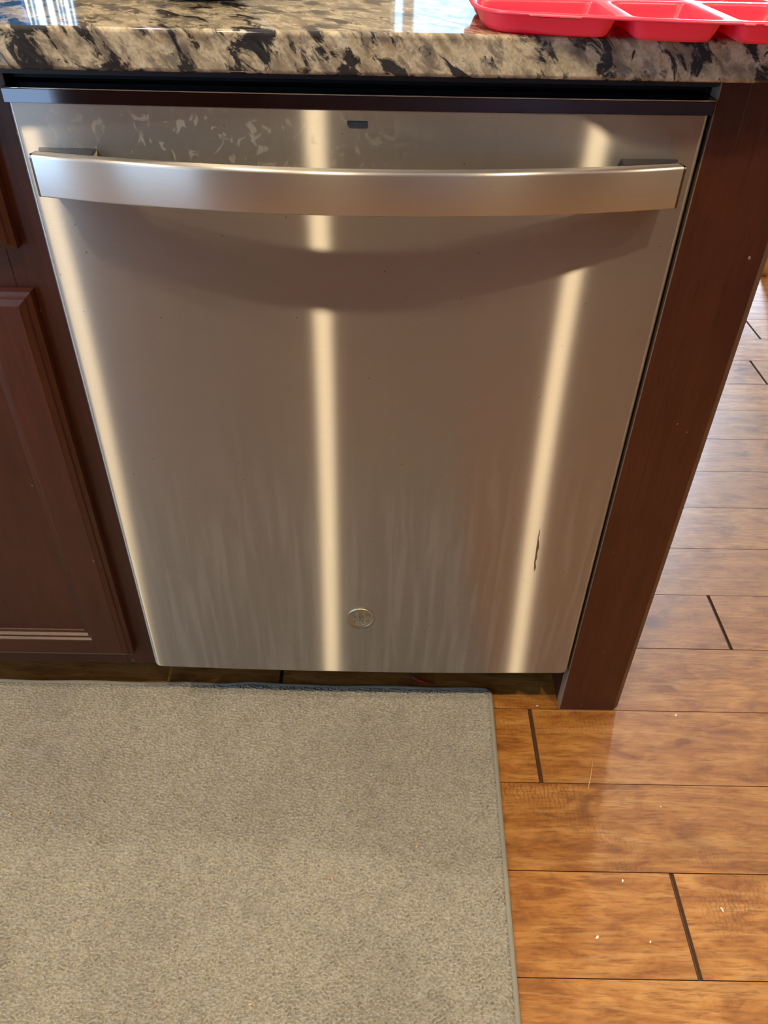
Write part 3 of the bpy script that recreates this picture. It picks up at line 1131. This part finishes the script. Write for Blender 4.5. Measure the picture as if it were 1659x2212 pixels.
def build_tray():
    front = [(0.0941, 0.055), (0.0938, 0.036), (0.0945, 0.018), (0.0985, 0.0005), (0.1070, -0.0125), (0.1200, -0.0200), (0.1500, -0.0275),
             (0.1950, -0.0380), (0.2400, -0.0470), (0.2700, -0.0508), (0.3000, -0.0522), (0.3080, -0.0523)]
    cx, cyy = 0.308, 0.062
    half = front + [(2 * cx - x, y) for x, y in front[-2::-1]]
    loop = half + [(x, 2 * cyy - y) for x, y in half[::-1]]
    P = [Vector((x, y)) for x, y in loop]
    # smooth resample
    n = len(P)
    sm = []
    for i in range(n):
        p0, p1, p2, p3 = P[i - 1], P[i], P[(i + 1) % n], P[(i + 2) % n]
        L = (p2 - p1).length
        m = max(1, int(L / 0.0035))
        for k in range(m):
            t = k / m
            sm.append(0.5 * ((2 * p1) + (p2 - p0) * t + (2 * p0 - 5 * p1 + 4 * p2 - p3) * t * t + (3 * p1 - p0 - 3 * p2 + p3) * t ** 3))
    O = np.array([(p.x, p.y) for p in sm])
    A, B = O, np.roll(O, -1, 0)

    dAB = B - A

    def sdf(p):
        # p: (n,2) points -> signed distance to the outline
        w = p[:, None, :] - A[None]
        t = np.clip((w * dAB[None]).sum(2) / (dAB * dAB).sum(1)[None], 0, 1)
        q = w - dAB[None] * t[..., None]
        dist = np.sqrt((q ** 2).sum(2).min(1))
        py, px = p[:, 1:2], p[:, 0:1]
        cr = ((A[None, :, 1] > py) != (B[None, :, 1] > py)) & (px < dAB[None, :, 0] * (py - A[None, :, 1]) / (dAB[None, :, 1] + 1e-12) + A[None, :, 0])
        return np.where(cr.sum(1) % 2 == 1, -dist, dist)

    def smax(vals, k=0.008):
        v = np.stack(vals)
        m = v.max(0)
        return m + k / 3 * np.log(np.exp((v - m) / (k / 3)).sum(0))

    # cups: (x0,x1,y0,y1) at rim level
    cells = []
    for (y0, y1) in ((-0.2, 0.0585), (0.0655, 0.3)):
        cells += [(-0.5, 0.2015, y0, y1), (0.2110, 0.2790, y0, y1), (0.2890, 0.3560, y0, y1), (0.3660, 0.4250, y0, y1), (0.4350, 1.0, y0, y1)]
    # outward rings of the outline for the rolled lip
    nrm = np.roll(O, -1, 0) - np.roll(O, 1, 0)
    nrm = np.stack([nrm[:, 1], -nrm[:, 0]], 1)
    nrm /= np.linalg.norm(nrm, axis=1)[:, None]
    cen = O.mean(0)
    if ((O - cen) * nrm).sum(1).mean() < 0:
        nrm = -nrm
    verts, zs, edges = [], [], []

    def ring(pts, z):
        s = len(verts)
        for p in pts:
            verts.append((float(p[0]), float(p[1])))
            zs.append(z)
        m = len(pts)
        for i in range(m):
            edges.append((s + i, s + (i + 1) % m))
    ring(O + nrm * 0.0004, TZ1 - 0.0024)
    ring(O, TZ1 - 0.0010)
    ring(O - nrm * 0.0010, TZ1 - 0.0001)
    ring(O - nrm * 0.0021, TZ1)
    prof = [(0.0, 0.0), (0.0010, -0.0006), (0.0018, -0.0022), (0.0032, -0.0065), (0.0048, -0.0110), (0.0058, -0.0130), (0.0075, -0.0146), (0.0100, -0.0152), (0.014, -0.0153)]
    for (x0, x1, y0, y1) in cells:
        # centre of the clipped cell
        gx = np.linspace(max(x0, O[:, 0].min()), min(x1, O[:, 0].max()), 24)
        gy = np.linspace(max(y0, O[:, 1].min()), min(y1, O[:, 1].max()), 24)
        G = np.array([(a, b) for a in gx for b in gy])

        def f(p):
            return smax((sdf(p) + 0.0030, x0 - p[:, 0], p[:, 0] - x1, y0 - p[:, 1], p[:, 1] - y1))
        c = G[np.argmin(f(G))]
        nd = 88
        an = 2 * np.pi * np.arange(nd) / nd
        D = np.stack([np.cos(an), np.sin(an)], 1)
        for o_, dz in prof:
            lo, hi = np.zeros(nd), np.full(nd, 0.16)
            for _ in range(18):
                mid = (lo + hi) / 2
                ins = f(c + D * mid[:, None]) < -o_
                lo = np.where(ins, mid, lo)
                hi = np.where(ins, hi, mid)
            ring(c + D * lo[:, None], TZ1 + dz)
        verts.append((float(c[0]), float(c[1])))
        zs.append(TZ1 + prof[-1][1])
    r = delaunay_2d_cdt([Vector(v) for v in verts], edges, [], 1, 1e-7, True)
    vv, ff, orig = r[0], r[2], r[3]
    bm = bmesh.new()
    bv = []
    for p, og in zip(vv, orig):
        z = zs[og[0]] if og else TZ1
        bv.append(bm.verts.new((p.x, p.y, z)))
    for t in ff:
        try:
            bm.faces.new([bv[i] for i in t])
        except ValueError:
            pass
    bmesh.ops.recalc_face_normals(bm, faces=bm.faces)
    if sum(fc.normal.z for fc in bm.faces) < 0:
        bmesh.ops.reverse_faces(bm, faces=bm.faces)
    me = bpy.data.meshes.new('divided_tray')
    c0 = Vector((0.308, 0.062, TZ0))
    bmesh.ops.translate(bm, verts=bm.verts, vec=-c0)
    for fc in bm.faces:
        fc.smooth = True
    bm.to_mesh(me)
    bm.free()
    o = link('divided_tray', me, M['tray'])
    o.location = c0 + Vector((0, 0, 0.0008))
    md = o.modifiers.new('wall', 'SOLIDIFY')
    md.thickness = 0.0009
    md.offset = -1.0
    return o


tray = build_tray()
tag(tray, 'red plastic tray divided into compartments at the granite edge', 'tray')

# ================================================================== THINGS ON THE COUNTER, BARELY IN THE FRAME
bm = bmesh.new()
lathe(bm, [(0.030, 0.0), (0.034, 0.002), (0.050, 0.012), (0.066, 0.030), (0.074, 0.050), (0.072, 0.050), (0.063, 0.030), (0.047, 0.015), (0.010, 0.006)], (-0.160, 0.185, GZ1), 48)
o = from_bm('bowl', bm, M['dark_glaze'], None, True)
tag(o, 'dark glossy bowl on the granite, cut by the top edge', 'bowl')
bm = bmesh.new()
lathe(bm, [(0.028, 0.0), (0.031, 0.002), (0.033, 0.05), (0.036, 0.10), (0.034, 0.10), (0.031, 0.05), (0.029, 0.005), (0.003, 0.004)], (-0.468, 0.42, GZ1), 40)
o = from_bm('cup', bm, M['blue_glass'], None, True)
tag(o, 'bright blue cup mirrored in the polished granite', 'cup')

# ================================================================== CHAIR BEYOND THE PENINSULA
CH = empty('dining_chair', (1.46, 1.93, 0.0), 'light oak chair on the floor beyond the end panel', 'chair')


def chair():
    x0, x1, y0, y1 = 1.262, 1.660, 1.735, 2.130
    for i, (px, py) in enumerate(((x0, y0), (x1, y0), (x0, y1), (x1, y1))):
        bm = bmesh.new()
        top = 0.44 if py == y0 else 0.94
        tube(bm, [(px, py, 0.0), (px, py, 0.03), (px, py, 0.25), (px, py, top)], [0.013, 0.015, 0.019, 0.017], 12)
        from_bm('leg', bm, M['oak'], CH, True)
    box('seat', x0 - 0.02, x1 + 0.02, y0 - 0.02, y1 + 0.02, 0.44, 0.465, M['oak'], CH, 0.008, 3)
    for z in (0.60, 0.86):
        box('back_rail', x0, x1, y1 - 0.008, y1 + 0.008, z, z + 0.06, M['oak'], CH, 0.003, 2)
    for k in range(4):
        xk = x0 + (x1 - x0) * (k + 1) / 5
        box('spindle', xk - 0.008, xk + 0.008, y1 - 0.006, y1 + 0.006, 0.66, 0.86, M['oak'], CH, 0.002, 2)
    for py in (y0, y1):
        box('stretcher', x0, x1, py - 0.007, py + 0.007, 0.16, 0.185, M['oak'], CH, 0.002, 2)


chair()

# ================================================================== CRUMBS AND OTHER LITTLE THINGS


def crumb(name, x, y, z, lx, ly, lz, rot, mat, label, cat, group):
    bm = bmesh.new()
    bmesh.ops.create_icosphere(bm, subdivisions=1, radius=1.0)
    for v in bm.verts:
        j = 1 + random.uniform(-0.25, 0.25)
        v.co = Vector((v.co.x * lx * j, v.co.y * ly * j, v.co.z * lz * j))
    me = bpy.data.meshes.new(name)
    bm.to_mesh(me)
    bm.free()
    o = link(name, me, mat)
    o.location = (x, y, z + lz * 0.6)
    o.rotation_euler = (0, 0, rot)
    return tag(o, label, cat, group)


RUG_CRUMBS = (
    (-0.088, -0.042, 1.0, .3, 'tiny crumb on the rug, nearest to the dishwasher'),
    (0.087, -0.065, .9, 1.4, 'tiny upright crumb on the rug towards its far right corner'),
    (0.0185, -0.118, 1.2, .8, 'left crumb of the close pair on the rug below the badge'),
    (0.043, -0.123, .8, 2., 'right, smaller crumb of the close pair on the rug'),
    (-0.0295, -0.177, 1., .5, 'tiny crumb on the rug, a hand in front of the close pair'),
    (0.080, -0.223, 1.1, 1., 'tiny crumb on the rug, nearest to its right edge'),
    (-0.029, -0.267, 1.2, 2.4, 'slanting yellow crumb in the middle of the near rug'),
    (-0.4175, -0.183, 1., 1., 'right crumb of the two at the left side of the rug'),
    (-0.470, -0.187, 1.3, .6, 'leftmost crumb on the rug, at the picture edge'),
    (-0.160, -0.259, .9, 1.6, 'faint brown crumb on the rug left of the slanting one'),
    (-0.113, -0.411, 1.3, .1, 'nearest crumb on the rug, at the bottom of the picture'))
for (x, y, sc_, r, lab) in RUG_CRUMBS:
    crumb('crumb', x, y, 0.0078, 0.0021 * sc_, 0.0010 * sc_, 0.0007, r, M['crumb'], lab, 'crumb', 'crumbs on the grey rug')
FLOOR_CRUMBS = (
    (0.3454, -0.260, 1.3, 1.1, 'pale crumb on the plank left of the lower right joint'),
    (0.2984, -0.3296, 1.4, .8, 'pale crumb on the floor nearest to the near rug edge'),
    (0.3624, -0.334, 1.0, 1., 'small pale crumb on the floor just left of the lower joint end'),
    (0.2735, 0.0115, 1., .2, 'pale crumb on the floor under the dishwasher corner'),
    (0.4222, -0.1555, 0.9, .4, 'smallest pale crumb on the bright plank with no joint'),
    (0.4867, -0.0014, 1.4, .9, 'white crumb on the floor seam right of the end panel'))
for (x, y, sc_, r, lab) in FLOOR_CRUMBS:
    crumb('crumb', x, y, 0.0, 0.0022 * sc_, 0.0010 * sc_, 0.0006, r, M['crumb_white'], lab, 'crumb', 'crumbs on the wood floor')
crumb('paper_scrap', 0.4629, -0.294, 0.0, 0.0035, 0.0012, 0.0005, 1.9, M['crumb_white'], 'longest white paper scrap on the floor, near the lower right plank joint', 'scrap', None)
bm = bmesh.new()
tube(bm, [(0.3411, -0.0854, 0.0006), (0.334, -0.108, 0.0012), (0.3256, -0.1303, 0.0006)], 0.0005, 6)
o = from_bm('straw', bm, M['crumb'], None, True)
tag(o, 'thin golden straw on the floor in front of the end panel', 'straw')
bm = bmesh.new()
tube(bm, [(0.080, 0.060, 0.0035), (0.088, 0.056, 0.0030), (0.100, 0.052, 0.0022), (0.112, 0.050, 0.0016)], 0.0013, 8)
o = from_bm('red_wire', bm, M['red_plastic'], None, True)
tag(o, 'short red wire in the shadow under the dishwasher', 'wire')
